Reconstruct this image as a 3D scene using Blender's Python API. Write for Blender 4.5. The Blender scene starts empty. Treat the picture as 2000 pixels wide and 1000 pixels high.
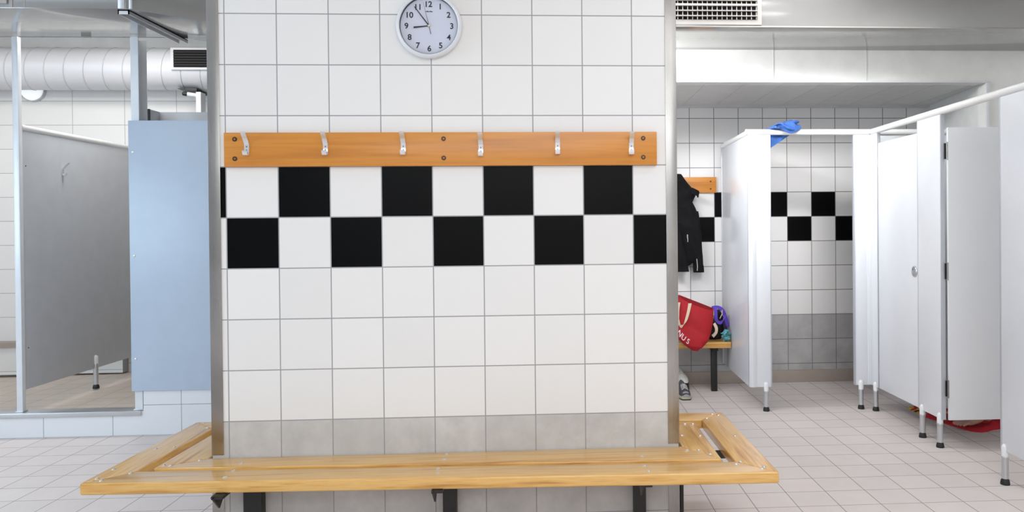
import bpy, bmesh, math, random
from mathutils import Vector, Matrix, noise
from mathutils.bvhtree import BVHTree
random.seed(4)
S = bpy.context.scene
COL = S.collection
PI = math.pi

# ------------------------------------------------------------------ camera
CAM = Vector((1.2776, -3.17058, 1.28674))
yaw, pitch, roll = 0.0593513, -0.0080881, -0.0090510
cy, sy = math.cos(yaw), math.sin(yaw)
fw, rt, up = Vector((sy, cy, 0)), Vector((cy, -sy, 0)), Vector((0, 0, 1))
cp, sp = math.cos(pitch), math.sin(pitch)
fw, up = fw * cp + up * sp, up * cp - fw * sp
cr, sr = math.cos(roll), math.sin(roll)
rt, up = rt * cr + up * sr, up * cr - rt * sr
cd = bpy.data.cameras.new('camera')
cam = bpy.data.objects.new('camera', cd)
COL.objects.link(cam)
M = Matrix((( rt.x, up.x, -fw.x, CAM.x), (rt.y, up.y, -fw.y, CAM.y), (rt.z, up.z, -fw.z, CAM.z), (0, 0, 0, 1)))
cam.matrix_world = M
cd.sensor_width = 36
cd.lens = 1539.706 / 2000 * 36
cd.shift_x = (1000 - 1172.218) / 2000
cd.shift_y = (454.248 - 500) / 2000
cd.clip_start = 0.05
S.camera = cam

# ------------------------------------------------------------------ world and light
w = bpy.data.worlds.new('world')
S.world = w
w.use_nodes = True
w.node_tree.nodes['Background'].inputs[0].default_value = (0.85, 0.93, 1, 1)
w.node_tree.nodes['Background'].inputs[1].default_value = 0.4
S.view_settings.view_transform = 'Standard'
S.view_settings.look = 'None'
S.view_settings.gamma = 1
S.view_settings.use_curve_mapping = False
S.view_settings.exposure = 0.0


def area(name, loc, aim, sx, sy_, power, col):
    l = bpy.data.lights.new(name, 'AREA')
    l.shape = 'RECTANGLE'
    l.size, l.size_y = sx, sy_
    l.energy = power
    l.color = col
    o = bpy.data.objects.new(name, l)
    o.location = loc
    o.rotation_euler = (Vector(aim) - Vector(loc)).to_track_quat('-Z', 'Y').to_euler()
    COL.objects.link(o)
    return o


WARM, COOL, NEUT = (1, 0.985, 0.965), (0.62, 0.81, 1), (0.975, 0.985, 1)
area('ceiling_lamp_and_fill', (2.2, -2.5, 2.80), (2.2, -2.3, 0), 2.2, 0.5, 28, NEUT)
area('batten_lamp', (1.1, 1.68, 2.42), (2.1, 2.1, 2.24), 1.0, 0.12, 22, NEUT).data.spread = math.radians(110)
area('ceiling_lamp_and_fill', (2.3, 1.2, 2.82), (2.3, 1.2, 0), 1.6, 0.3, 14, NEUT)  # added fill, out of view, brightens the cubicle panels and doors
area('ceiling_lamp_and_fill', (-2.5, -0.3, 2.80), (-2.5, -0.3, 0), 1.3, 0.4, 11, (0.85, 0.93, 1))  # added fill to lift the floor on the left
area('back_wall_fill', (2.95, 0.5, 2.80), (3.0, 3.1, 1.3), 1.2, 0.4, 8, NEUT).data.spread = math.radians(48)  # added narrow fill aimed at the alcove back wall, kept off the duct
area('ceiling_lamp_and_fill', (2.7, -0.7, 2.80), (2.7, -0.7, 0), 1.3, 0.3, 7.5, NEUT)  # added fill for the right aisle floor and near pilaster
area('ceiling_lamp_and_fill', (1.6, -4.0, 2.80), (1.6, -4.0, 0), 2.6, 0.5, 28, NEUT)
area('shower_lamp_and_fill', (-3.1, 2.25, 2.80), (-3.1, 2.25, 0), 1.3, 0.3, 8, WARM)
area('shower_lamp_and_fill', (-2.5, 2.05, 2.60), (-2.5, 3.4, 2.42), 2.2, 0.08, 4.0, WARM)  # added strip hidden behind the duct, lifts shower wall and cornice
area('shower_lamp_and_fill', (-1.68, 2.40, 2.80), (-1.68, 2.45, 0), 0.5, 0.4, 13, WARM)  # added fill to light the grey partition
area('window_and_fill_light', (-4.08, -1.5, 1.6), (2, 0.2, 1.2), 2.4, 1.6, 82, COOL)
area('window_and_fill_light', (1.6, -4.9, 2.25), (2.2, 2, 1.6), 5.0, 0.8, 38, (0.95, 0.98, 1))  # added fill strip behind the camera; the wall has no window here

# ------------------------------------------------------------------ mesh helpers


def V(*a):
    return Vector(a)


class MB:
    def __init__(s):
        s.bm = bmesh.new()

    def _add(s, b, mat=0):
        for f in b.faces:
            f.material_index = mat
        me = bpy.data.meshes.new('tmp')
        b.to_mesh(me)
        b.free()
        s.bm.from_mesh(me)
        bpy.data.meshes.remove(me)

    def prism(s, pts, ext, bev=0.0, seg=2, mat=0):
        b = bmesh.new()
        ext = Vector(ext)
        vs = [b.verts.new(Vector(p)) for p in pts]
        f = b.faces.new(vs)
        r = bmesh.ops.extrude_face_region(b, geom=[f])
        bmesh.ops.translate(b, vec=ext, verts=[v for v in r['geom'] if isinstance(v, bmesh.types.BMVert)])
        bmesh.ops.recalc_face_normals(b, faces=b.faces)
        if bev:
            bmesh.ops.bevel(b, geom=b.edges[:], offset=bev, segments=seg, affect='EDGES', profile=0.6, clamp_overlap=True)
        s._add(b, mat)
        return s

    def box(s, x0, x1, y0, y1, z0, z1, bev=0.0, seg=2, mat=0):
        return s.prism([(x0, y0, z0), (x1, y0, z0), (x1, y1, z0), (x0, y1, z0)], (0, 0, z1 - z0), bev, seg, mat)

    def loft(s, rings, closed=True, cap=True, mat=0):
        b = bmesh.new()
        R = [[b.verts.new(Vector(p)) for p in r] for r in rings]
        n = len(R[0])
        for i in range(len(R) - 1):
            for j in range(n if closed else n - 1):
                k = (j + 1) % n
                try:
                    b.faces.new((R[i][j], R[i][k], R[i + 1][k], R[i + 1][j]))
                except ValueError:
                    pass
        if cap and closed:
            b.faces.new(R[0][::-1])
            b.faces.new(R[-1])
        bmesh.ops.recalc_face_normals(b, faces=b.faces)
        s._add(b, mat)
        return s

    def cyl(s, p0, p1, r0, r1=None, n=24, mat=0):
        return s.sweep([p0, p1], [r0, r0 if r1 is None else r1], n, mat=mat)

    def sweep(s, pts, rad, n=12, mat=0):
        """round tube along points; rad is a number or one radius per point"""
        pts = [Vector(p) for p in pts]
        if not hasattr(rad, '__len__'):
            rad = [rad] * len(pts)
        rings = []
        nrm = None
        for i, p in enumerate(pts):
            t = (pts[min(i + 1, len(pts) - 1)] - pts[max(i - 1, 0)])
            t = t.normalized() if t.length > 1e-9 else V(0, 0, 1)
            if nrm is None:
                nrm = t.cross(V(0, 0, 1))
                if nrm.length < 0.05:
                    nrm = t.cross(V(0, 1, 0))
            nrm = (nrm - t * nrm.dot(t)).normalized()
            bn = t.cross(nrm)
            rings.append([p + (nrm * math.cos(2 * PI * k / n) + bn * math.sin(2 * PI * k / n)) * rad[i] for k in range(n)])
        return s.loft(rings, mat=mat)

    def lathe(s, prof, o, ax='z', n=32, mat=0, torus=False):
        """prof: (radius, height along axis)"""
        o = Vector(o)
        rings = []
        for r, h in prof:
            r = max(r, 1e-5)
            ring = []
            for k in range(n):
                a = 2 * PI * k / n
                c, d = r * math.cos(a), r * math.sin(a)
                ring.append(o + (V(c, d, h) if ax == 'z' else V(c, h, d) if ax == 'y' else V(h, c, d)))
            rings.append(ring)
        if torus:
            rings.append([p.copy() for p in rings[0]])
        return s.loft(rings, cap=not torus, mat=mat)

    def ribbon(s, pts, side, th, mat=0, sm=False):
        """flat strip: pts centre line, side half width vector(s), th thickness"""
        pts = [Vector(p) for p in pts]
        if isinstance(side, list):
            P_, S_ = [], []
            m = len(pts) - 1
            for i in range(m):
                for k in range(5):
                    u = k / 5
                    for src, dst in ((pts, P_), ([Vector(v) for v in side], S_)):
                        p0, p1, p2, p3 = src[max(i - 1, 0)], src[i], src[i + 1], src[min(i + 2, m)]
                        dst.append(0.5 * ((2 * p1) + (p2 - p0) * u + (2 * p0 - 5 * p1 + 4 * p2 - p3) * u * u + (3 * p1 - p0 - 3 * p2 + p3) * u ** 3))
            pts, side = P_ + [pts[-1]], S_ + [Vector(side[-1])]
        rings = []
        for i, p in enumerate(pts):
            t = (pts[min(i + 1, len(pts) - 1)] - pts[max(i - 1, 0)]).normalized()
            sd = Vector(side[i]) if isinstance(side, list) else Vector(side)
            nn = t.cross(sd).normalized() * th / 2
            rings.append([p - sd - nn, p + sd - nn, p + sd + nn, p - sd + nn])
        return s.loft(rings, mat=mat)

    def build(s, name, mats, parent=None, ang=40, kind=None, label=None, base=None):
        me = bpy.data.meshes.new(name)
        off = parent_world(parent) if parent is not None else (Vector(base) if base is not None else Vector((0, 0, 0)))
        bmesh.ops.translate(s.bm, vec=-off, verts=s.bm.verts)
        s.bm.to_mesh(me)
        s.bm.free()
        for m in (mats if isinstance(mats, (list, tuple)) else [mats]):
            me.materials.append(m)
        me.polygons.foreach_set('use_smooth', [True] * len(me.polygons))
        me.set_sharp_from_angle(angle=math.radians(ang))
        o = bpy.data.objects.new(name, me)
        COL.objects.link(o)
        if parent is not None:
            o.parent = parent
        elif base is not None:
            o.location = base
        if kind:
            o['kind'] = kind
        if label:
            o['label'] = label
        return o


def parent_world(p):
    v = Vector((0, 0, 0))
    while p is not None:
        v = v + p.location
        p = p.parent
    return v


def thing(name, label, cat, loc, group=None):
    o = bpy.data.objects.new(name, None)
    o.empty_display_size = 0.05
    COL.objects.link(o)
    o.location = loc
    o['label'] = label
    o['category'] = cat
    if group:
        o['group'] = group
    return o


def tag(o, label, cat, group=None):
    o['label'] = label
    o['category'] = cat
    if group:
        o['group'] = group
    return o


def struct(mb, name, mats, ang=30):
    return mb.build(name, mats, None, ang, kind='structure')


# ------------------------------------------------------------------ materials


class NT:
    def __init__(s, name):
        s.m = bpy.data.materials.new(name)
        s.m.use_nodes = True
        s.t = s.m.node_tree
        s.b = s.t.nodes['Principled BSDF']

    def n(s, typ, **kw):
        nd = s.t.nodes.new(typ)
        for k, v in kw.items():
            setattr(nd, k, v)
        return nd

    def link(s, a, b):
        s.t.links.new(a, b)

    def put(s, sock, v):
        if hasattr(v, 'is_output') or isinstance(v, bpy.types.NodeSocket):
            s.link(v, sock)
        else:
            sock.default_value = v

    def math(s, op, a, b=0.0, c=None):
        nd = s.n('ShaderNodeMath', operation=op)
        s.put(nd.inputs[0], a)
        s.put(nd.inputs[1], b)
        if c is not None:
            s.put(nd.inputs[2], c)
        return nd.outputs[0]

    def mix(s, f, a, b):
        nd = s.n('ShaderNodeMix', data_type='RGBA')
        s.put(nd.inputs[0], f)
        s.put(nd.inputs[6], a)
        s.put(nd.inputs[7], b)
        return nd.outputs[2]

    def obj(s):
        return s.n('ShaderNodeTexCoord').outputs['Object']

    def noise(s, vec, scale, detail=3, rough=0.5, sc=None):
        if sc:
            mp = s.n('ShaderNodeMapping')
            mp.inputs['Scale'].default_value = sc
            s.link(vec, mp.inputs[0])
            vec = mp.outputs[0]
        nd = s.n('ShaderNodeTexNoise')
        s.link(vec, nd.inputs['Vector'])
        nd.inputs['Scale'].default_value = scale
        nd.inputs['Detail'].default_value = detail
        nd.inputs['Roughness'].default_value = rough
        return nd.outputs[0]

    def ramp(s, f, *stops):
        nd = s.n('ShaderNodeValToRGB')
        e = nd.color_ramp.elements
        while len(e) < len(stops):
            e.new(0.5)
        for i, (p, c) in enumerate(stops):
            e[i].position = p
            e[i].color = c if len(c) == 4 else (*c, 1)
        s.link(f, nd.inputs[0])
        return nd.outputs[0]

    def bump(s, h, strength=0.2, dist=0.002):
        nd = s.n('ShaderNodeBump')
        nd.inputs['Strength'].default_value = strength
        nd.inputs['Distance'].default_value = dist
        s.link(h, nd.inputs['Height'])
        s.link(nd.outputs[0], s.b.inputs['Normal'])


def C4(c):
    return (c[0], c[1], c[2], 1)


def L(r, g, b):
    """sRGB 0-255 to linear"""
    return tuple(((x / 255) / 12.92 if x / 255 < 0.04045 else ((x / 255 + 0.055) / 1.055) ** 2.4) for x in (r, g, b))


def plain(name, col, rough=0.5, metal=0.0, var=0.04, scale=8, coat=0.0, spec=0.5, bump=0.0, bscale=60):
    t = NT(name)
    v = t.obj()
    n = t.noise(v, scale, 3)
    lo = tuple(max(0, c * (1 - var)) for c in col)
    hi = tuple(min(1, c * (1 + var)) for c in col)
    t.link(t.ramp(n, (0.3, lo), (0.7, hi)), t.b.inputs['Base Color'])
    t.b.inputs['Roughness'].default_value = rough
    t.b.inputs['Metallic'].default_value = metal
    t.b.inputs['Coat Weight'].default_value = coat
    t.b.inputs['Specular IOR Level'].default_value = spec
    if bump:
        t.bump(t.noise(v, bscale, 4), bump, 0.003)
    return t.m


def tiles(name, u, v, su, sv, ou, ov, base, grout, gw=0.004, gray=None, graycol=None, checker=None, black=(0.002, 0.002, 0.0024),
          rough=0.3, var=0.025, cloud=0.0, spec=0.09, top=None):
    t = NT(name)
    sx = t.n('ShaderNodeSeparateXYZ')
    t.link(t.obj(), sx.inputs[0])
    U, W = sx.outputs['XYZ'.index(u)], sx.outputs['XYZ'.index(v)]
    cu = t.math('DIVIDE', t.math('SUBTRACT', U, ou), su)
    cv = t.math('DIVIDE', t.math('SUBTRACT', W, ov), sv)
    iu, iv = t.math('FLOOR', cu), t.math('FLOOR', cv)
    fu, fv = t.math('SUBTRACT', cu, iu), t.math('SUBTRACT', cv, iv)
    du = t.math('MULTIPLY', t.math('MINIMUM', fu, t.math('SUBTRACT', 1, fu)), su)
    dv = t.math('MULTIPLY', t.math('MINIMUM', fv, t.math('SUBTRACT', 1, fv)), sv)
    d = t.math('MINIMUM', du, dv)
    mr = t.n('ShaderNodeMapRange', interpolation_type='SMOOTHSTEP')
    t.link(d, mr.inputs[0])
    mr.inputs[1].default_value = gw * 0.35
    mr.inputs[2].default_value = gw * 0.65
    tm = mr.outputs[0]                              # 1 on tile, 0 on grout
    wn = t.n('ShaderNodeTexWhiteNoise', noise_dimensions='3D')
    cb = t.n('ShaderNodeCombineXYZ')
    t.link(iu, cb.inputs[0])
    t.link(iv, cb.inputs[1])
    t.link(cb.outputs[0], wn.inputs['Vector'])
    lo = C4([c * (1 - var) for c in base])
    hi = C4([min(1, c * (1 + var)) for c in base])
    col = t.mix(wn.outputs['Value'], lo, hi)
    if cloud:
        n = t.noise(t.obj(), 9, 5, 0.6)
        col = t.mix(t.math('MULTIPLY', t.math('SUBTRACT', n, 0.35), cloud * 3), col, C4([c * 0.72 for c in base]))
    if graycol:
        n = t.noise(t.obj(), 7, 5, 0.65)
        g = t.ramp(n, (0.3, [c * 0.82 for c in graycol]), (0.7, [c * 1.13 for c in graycol]))
        g2 = t.mix(t.math('MULTIPLY', wn.outputs['Value'], 0.5), g, C4([c * 0.85 for c in graycol]))
        col = t.mix(t.math('LESS_THAN', W, gray), col, g2)
    if checker:
        j0, par = checker
        r0 = t.math('GREATER_THAN', iv, j0 - 1.5)
        r1 = t.math('LESS_THAN', iv, j0 + 0.5)
        odd = t.math('PINGPONG', t.math('ADD', t.math('ADD', iu, iv), par), 1)
        col = t.mix(t.math('MULTIPLY', t.math('MULTIPLY', r0, r1), odd), col, C4(black))
    col = t.mix(tm, C4(grout), col)
    t.link(col, t.b.inputs['Base Color'])
    rg = t.n('ShaderNodeMapRange')
    t.link(tm, rg.inputs[0])
    rg.inputs[3].default_value = 0.8
    rg.inputs[4].default_value = rough
    t.link(rg.outputs[0], t.b.inputs['Roughness'])
    t.b.inputs['Specular IOR Level'].default_value = spec
    t.bump(tm, 0.35, 0.001)
    return t.m


def wood(name, ax, dark, mid, light, rough=0.28, coat=0.5, grain=62, seed=0.0):
    t = NT(name)
    sc = {'x': (0.045, 1, 1), 'y': (1, 0.045, 1)}[ax]
    mp = t.n('ShaderNodeMapping')
    mp.inputs['Location'].default_value = (seed, seed * 0.7, seed * 0.3)
    t.link(t.obj(), mp.inputs[0])
    v = mp.outputs[0]
    n1 = t.noise(v, grain, 5, 0.6, sc)
    n2 = t.noise(v, grain * 0.35, 3, 0.5, sc)
    n3 = t.noise(v, 2.5, 2)
    f = t.math('ADD', t.math('MULTIPLY', n1, 0.6), t.math('MULTIPLY', n2, 0.4))
    c = t.ramp(f, (0.34, dark), (0.45, mid), (0.53, light), (0.60, mid), (0.70, dark))
    c = t.mix(t.math('MULTIPLY', n3, 0.35), c, C4(mid))
    t.link(c, t.b.inputs['Base Color'])
    t.b.inputs['Roughness'].default_value = rough
    t.b.inputs['Coat Weight'].default_value = coat
    t.b.inputs['Coat Roughness'].default_value = 0.18
    t.bump(n1, 0.08, 0.001)
    return t.m


WHITE = L(236, 234, 232)
GROUT = L(160, 160, 163)
GRAY = L(204, 202, 200)
M_pillar = tiles('pillar_tile', 'X', 'Z', 0.2, 0.2, 0.0, 0.1323, WHITE, GROUT, 0.0042, 0.5323, GRAY, (6, 0))
M_pillar_side = tiles('pillar_side_tile', 'Y', 'Z', 0.2, 0.2, 0.0, 0.1323, WHITE, GROUT, 0.0042, 0.5323, GRAY, (6, 1))
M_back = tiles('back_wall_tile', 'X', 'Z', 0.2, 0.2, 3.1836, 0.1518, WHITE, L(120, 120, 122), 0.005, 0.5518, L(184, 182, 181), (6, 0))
M_alc = plain('alcove_paint', L(232, 232, 230), 0.5)
M_floor = tiles('floor_tile', 'X', 'Y', 0.1938, 0.1938, 1.9922, 0.3548, L(229, 219, 215), L(158, 149, 144), 0.0042, rough=0.42, var=0.03, cloud=0.16)
M_sfloor = tiles('shower_floor_tile', 'X', 'Y', 0.1938, 0.1938, 0.08, 0.3, L(212, 199, 186), L(168, 154, 143), 0.0042, rough=0.45, var=0.03, cloud=0.16)
M_lwall = tiles('shower_wall_tile', 'X', 'Z', 0.41, 0.1942, -2.61, 2.146, L(238, 236, 233), L(172, 170, 168), 0.004)
M_lwall2 = tiles('shower_ledge_tile', 'X', 'Z', 0.41, 0.1942, -2.2, 0.36, L(234, 232, 229), L(172, 170, 168), 0.004)
M_curb = tiles('curb_tile', 'X', 'Z', 0.418, 0.19, -1.905, 0.0, L(234, 236, 238), L(160, 165, 172), 0.004)
M_side = tiles('side_wall_tile', 'Y', 'Z', 0.2, 0.2, 0.0, 0.1323, WHITE, GROUT, 0.0042)
M_cove = plain('cove_tile', L(168, 156, 146), 0.45)
M_ceil = plain('ceiling_paint', L(238, 238, 236), 0.6)
M_bulk = plain('bulkhead_gloss_white', L(240, 240, 236), 0.22)
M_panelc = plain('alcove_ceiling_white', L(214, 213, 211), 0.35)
M_joint = plain('joint_grey', L(205, 205, 202), 0.5)
M_lam = plain('white_laminate', L(230, 232, 236), 0.22, var=0.01)
M_seam = plain('duct_seam', L(200, 200, 200), 0.35)
M_lam_edge = plain('laminate_edge', L(190, 194, 200), 0.35, 0.2)
M_rail = plain('white_rail', L(240, 240, 238), 0.2, var=0.01)
M_bluegrey = plain('blue_grey_laminate', L(184, 199, 216), 0.3, var=0.02)
M_greylam = plain('grey_laminate', L(196, 199, 204), 0.32, var=0.03)
M_duct = plain('painted_duct', L(172, 171, 169), 0.12, 0.5, var=0.02)
M_spiral = plain('white_spiral_duct', L(214, 214, 217), 0.3, var=0.01)
M_post = plain('pale_post', L(226, 230, 234), 0.3, 0.1)
M_alu = plain('aluminium', L(205, 206, 208), 0.32, 0.75, var=0.03)
M_chrome = plain('chrome', L(235, 235, 238), 0.16, 0.8, var=0.01)
M_cap = plain('white_cap', L(238, 240, 242), 0.25)
M_rub = plain('black_rubber', L(30, 30, 32), 0.55)
M_black = plain('black_steel', L(26, 26, 25), 0.45)
M_dark = plain('recess_shade_black', L(10, 9, 9), 0.9)  # near-black colour stands in for the shade inside the vents
M_slat = plain('vent_slat', L(165, 160, 154), 0.4)
M_vent = plain('vent_frame', L(176, 171, 166), 0.35)
M_bolt = plain('bolt_head', L(225, 222, 216), 0.22, 0.9)
M_hscrew = plain('grey_screw', L(110, 110, 116), 0.4, 0.4)
M_scrw2 = plain('brass_screw', L(150, 108, 70), 0.4, 0.4)
M_screw = plain('brown_screw', L(74, 48, 26), 0.4, 0.5)
D0, D1, D2 = L(166, 112, 50), L(216, 163, 86), L(230, 187, 114)
M_plx = wood('bench_pine_x', 'x', D0, D1, D2)
M_ply = wood('bench_pine_y', 'y', D0, D1, D2, seed=3.1)
M_board = wood('rail_board', 'x', L(172, 104, 34), L(202, 128, 42), L(214, 142, 54), rough=0.35, coat=0.3, grain=26, seed=1.7)
M_clockw = plain('clock_rim', L(228, 231, 236), 0.3, var=0.01)
M_dial = plain('clock_dial', L(206, 211, 226), 0.5, var=0.01)
M_ink = plain('clock_ink', L(28, 30, 46), 0.5)
M_navy = plain('clock_inner_rim', L(44, 48, 68), 0.5)
M_gold = plain('clock_hub', L(210, 200, 170), 0.3, 0.7)
M_jacket = plain('black_jacket', L(13, 13, 16), 0.85, var=0.2, spec=0.25, bump=0.25, bscale=18)
M_zip = plain('silver_zip', L(190, 190, 190), 0.3, 0.8)
M_red = plain('red_canvas', L(168, 15, 28), 0.75, var=0.1, bump=0.15, bscale=240)
M_redin = plain('red_canvas_inside', L(150, 18, 28), 0.8)
M_web = plain('cream_webbing', L(214, 192, 168), 0.8)
M_print = plain('white_print', L(240, 225, 222), 0.7)
M_purple = plain('purple_strap', L(98, 66, 190), 0.6, var=0.12)
M_blackbag = plain('black_nylon', L(20, 20, 22), 0.6)
M_mesh = plain('dark_violet_mesh', L(72, 62, 92), 0.7)
M_teal = plain('teal_cloth', L(92, 158, 164), 0.8, var=0.25, scale=40)
M_sgrey = plain('shoe_grey', L(84, 82, 88), 0.7, var=0.15, scale=50)
M_ssilver = plain('shoe_silver', L(160, 158, 158), 0.5)
M_sole = plain('shoe_sole', L(196, 194, 160), 0.6)
M_swhite = plain('shoe_white', L(225, 225, 222), 0.6)
M_blue = plain('blue_towelling', L(60, 100, 170), 0.95, var=0.18, scale=30, bump=0.5, bscale=120)
M_skin = plain('skin', L(214, 166, 148), 0.5, var=0.06)
M_cloth = plain('dark_cotton', L(48, 52, 66), 0.8)
M_hair = plain('brown_hair', L(60, 42, 30), 0.6)


def steel_mat():
    t = NT('brushed_steel')
    n = t.noise(t.obj(), 30, 4, 0.6, (1, 1, 0.03))
    n2 = t.noise(t.obj(), 2.2, 2)
    t.link(t.ramp(n2, (0.3, L(138, 136, 133)), (0.7, L(186, 184, 182))), t.b.inputs['Base Color'])
    t.b.inputs['Metallic'].default_value = 1
    t.link(t.math('ADD', t.math('MULTIPLY', n, 0.2), 0.17), t.b.inputs['Roughness'])
    return t.m


M_steel = steel_mat()


def towel_mat():
    t = NT('red_patterned_towel')
    n = t.noise(t.obj(), 11, 2, 0.4)
    sx = t.n('ShaderNodeSeparateXYZ')
    t.link(t.obj(), sx.inputs[0])
    far = t.math('GREATER_THAN', sx.outputs[1], 1.76)
    y = t.math('MULTIPLY', t.math('GREATER_THAN', n, 0.5), far)
    d = t.math('MULTIPLY', t.math('GREATER_THAN', n, 0.63), far)
    c = t.mix(y, C4(L(206, 40, 54)), C4(L(222, 176, 76)))
    c = t.mix(d, c, C4(L(70, 56, 40)))
    t.link(c, t.b.inputs['Base Color'])
    t.b.inputs['Roughness'].default_value = 0.95
    t.bump(t.noise(t.obj(), 150, 3), 0.4, 0.003)
    return t.m


M_towel = towel_mat()


def lamp_mat():
    t = NT('lit_diffuser')
    t.b.inputs['Base Color'].default_value = (1, 1, 1, 1)
    t.b.inputs['Emission Color'].default_value = (0.9, 0.96, 1, 1)
    t.b.inputs['Emission Strength'].default_value = 0.45
    return t.m


M_lamp = lamp_mat()

# ------------------------------------------------------------------ the setting
CEIL = 2.85
RX, LX, FY = 4.6, -4.2, -5.0
mb = MB(); mb.box(LX, RX, FY, 3.5, -0.1, 0); struct(mb, 'floor', M_floor)
mb = MB(); mb.prism([(LX, 1.95, 0.112), (0.3, 1.95, 0.15), (0.3, 3.48, 0.16), (LX, 3.48, 0.105)], (0, 0, -0.11)); struct(mb, 'floor_shower', M_sfloor)
mb = MB(); mb.box(LX, RX, FY, 3.5, CEIL, CEIL + 0.1); struct(mb, 'ceiling', M_ceil)
mb = MB()
mb.box(0.5, 4.5, 2.2, 3.158, 2.25, 2.33)
for k in range(14):
    x = 0.7 + k * 0.27
    mb.box(x, x + 0.004, 2.2, 3.10, 2.2485, 2.251, mat=1)
mb.box(0.5, 4.36, 3.10, 3.158, 2.235, 2.25)
struct(mb, 'ceiling_alcove', [M_panelc, M_joint])
mb = MB(); mb.box(0.3, RX, 3.158, 3.4, 0, 2.4); struct(mb, 'wall_back', M_back)
mb = MB(); mb.box(LX, 0.3, 3.48, 3.6, 0, CEIL); struct(mb, 'wall_shower', M_lwall)
mb = MB(); mb.box(LX, 0.3, 3.44, 3.479, 2.72, CEIL - 0.001, 0.004); mb.box(-2.82, -2.815, 2.0, 3.44, CEIL - 0.003, CEIL - 0.0005); struct(mb, 'trim_5', M_ceil)
mb = MB()
mb.box(LX, -2.2, 3.40, 3.479, 0.14, 0.36, mat=0)
mb.box(LX, -2.2, 3.38, 3.479, 0.36, 0.40, mat=1)
struct(mb, 'wall_ledge', [M_lwall2, M_cove])
mb = MB(); mb.box(0.3, 0.5, 2.1, 3.48, 0, CEIL); struct(mb, 'wall_middle', M_side)
mb = MB(); mb.box(RX, RX + 0.1, FY, 3.5, 0, CEIL); struct(mb, 'wall_right', M_alc)
mb = MB()
mb.box(LX - 0.1, LX, FY, -2.75, 0, CEIL); mb.box(LX - 0.1, LX, -0.25, 3.5, 0, CEIL)
mb.box(LX - 0.1, LX, -2.75, -0.25, 0, 0.75); mb.box(LX - 0.1, LX, -2.75, -0.25, 2.45, CEIL)
struct(mb, 'wall_left', M_side)
mb = MB()
for z0, z1 in ((0.75, 0.8), (2.4, 2.45), (1.58, 1.62)):
    mb.box(LX - 0.08, LX - 0.03, -2.75, -0.25, z0, z1)
for y0 in (-2.75, -1.53, -0.3):
    mb.box(LX - 0.08, LX - 0.03, y0, y0 + 0.05, 0.8, 2.4)
struct(mb, 'window_1', M_post)
mb = MB(); mb.box(LX, RX, FY - 0.1, FY, 0, CEIL); struct(mb, 'wall_front', M_alc)
# wall over and beside the alcove opening
mb = MB()
mb.box(0.5, 4.26, 2.1, 2.2, 2.25, CEIL)
mb.box(4.26, RX, 2.1, 2.2, 0, CEIL)
for x in (2.775, 3.42):
    mb.box(x, x + 0.006, 2.0985, 2.1, 2.262, 2.47, mat=1)
struct(mb, 'wall_header', [M_bulk, M_joint])
mb = MB(); mb.prism([(4.262, 2.2, 0), (4.357, 3.158, 0), (4.5, 3.158, 0), (4.5, 2.2, 0)], (0, 0, 2.25)); struct(mb, 'wall_alcove', M_alc)
mb = MB()
mb.box(0.5, 4.285, 2.092, 2.1, 2.25, 2.262, 0.002)
mb.box(4.26, 4.285, 2.092, 2.1, 0, 2.25, 0.002)
struct(mb, 'trim_1', M_cap)
mb = MB(); mb.box(0.5, 4.35, 3.14, 3.158, 0, 0.1, 0.004); struct(mb, 'baseboard_back', M_cove)
# tiled pillar
mb = MB()
mb.prism([(-0.064, 0, 0), (1.777, 0, 0), (1.777, 0.25, 0), (-0.064, 0.25, 0)], (0, 0, CEIL))
pil = struct(mb, 'wall_pillar', [M_pillar, M_pillar_side])
for p in pil.data.polygons:
    if abs(p.normal.x) > 0.5:
        p.material_index = 1
for i, (xo, sg) in enumerate(((-0.067, 1), (1.780, -1))):
    mb = MB()
    for z0, z1 in ((0.0, 0.345), (0.402, CEIL)):
        mb.prism([(xo, -0.003, z0), (xo + sg * 0.046, -0.003, z0), (xo + sg * 0.046, 0.0, z0), (xo + sg * 0.003, 0.0, z0),
                  (xo + sg * 0.003, 0.046, z0), (xo, 0.046, z0)], (0, 0, z1 - z0), 0.0014, 2)
    struct(mb, 'trim_%d' % (i + 2), M_steel)
# shower kerb and low wall
mb = MB()
mb.box(LX, -1.317, 1.93, 2.03, 0, 0.127)
mb.box(-1.317, 0.3, 1.93, 2.03, 0, 0.155)
struct(mb, 'wall_kerb', M_curb)
mb = MB(); mb.box(-1.300, 0.3, 1.93, 2.03, 0.155, 1.9); struct(mb, 'wall_low', M_curb)
mb = MB(); mb.box(LX, -1.312, 1.915, 2.04, 0.127, 0.157, 0.004); struct(mb, 'trim_4', M_alu)

# ------------------------------------------------------------------ ducts
d = thing('rectangular_duct', 'grey boxed air duct under the ceiling over the shower posts', 'duct', (-2, 1.6, 2.5))
mb = MB()
mb.prism([(LX, 1.3, 2.5), (-1.05, 1.3, 2.5), (-0.1, 2.06, 2.5), (-0.93, 2.06, 2.5), (-1.08, 1.945, 2.5), (LX, 1.945, 2.5)], (0, 0, CEIL - 2.5), 0.003)
mb.build('duct_body', M_duct, d)
mb = MB(); mb.box(-1.58, -1.575, 1.2985, 1.31, 2.503, CEIL); mb.box(-1.66, -1.64, 1.297, 1.31, 2.503, CEIL); mb.build('seam', M_slat, d)
mb = MB()
mb.box(-1.10, -1.04, 1.32, 2.02, 2.494, 2.5); mb.box(-1.10, -1.094, 1.32, 2.02, 2.476, 2.5); mb.box(-1.046, -1.04, 1.32, 2.02, 2.476, 2.5)
mb.box(-1.10, -1.04, 1.32, 1.325, 2.476, 2.5)
mb.build('flange_bar', M_alu, d)
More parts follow.
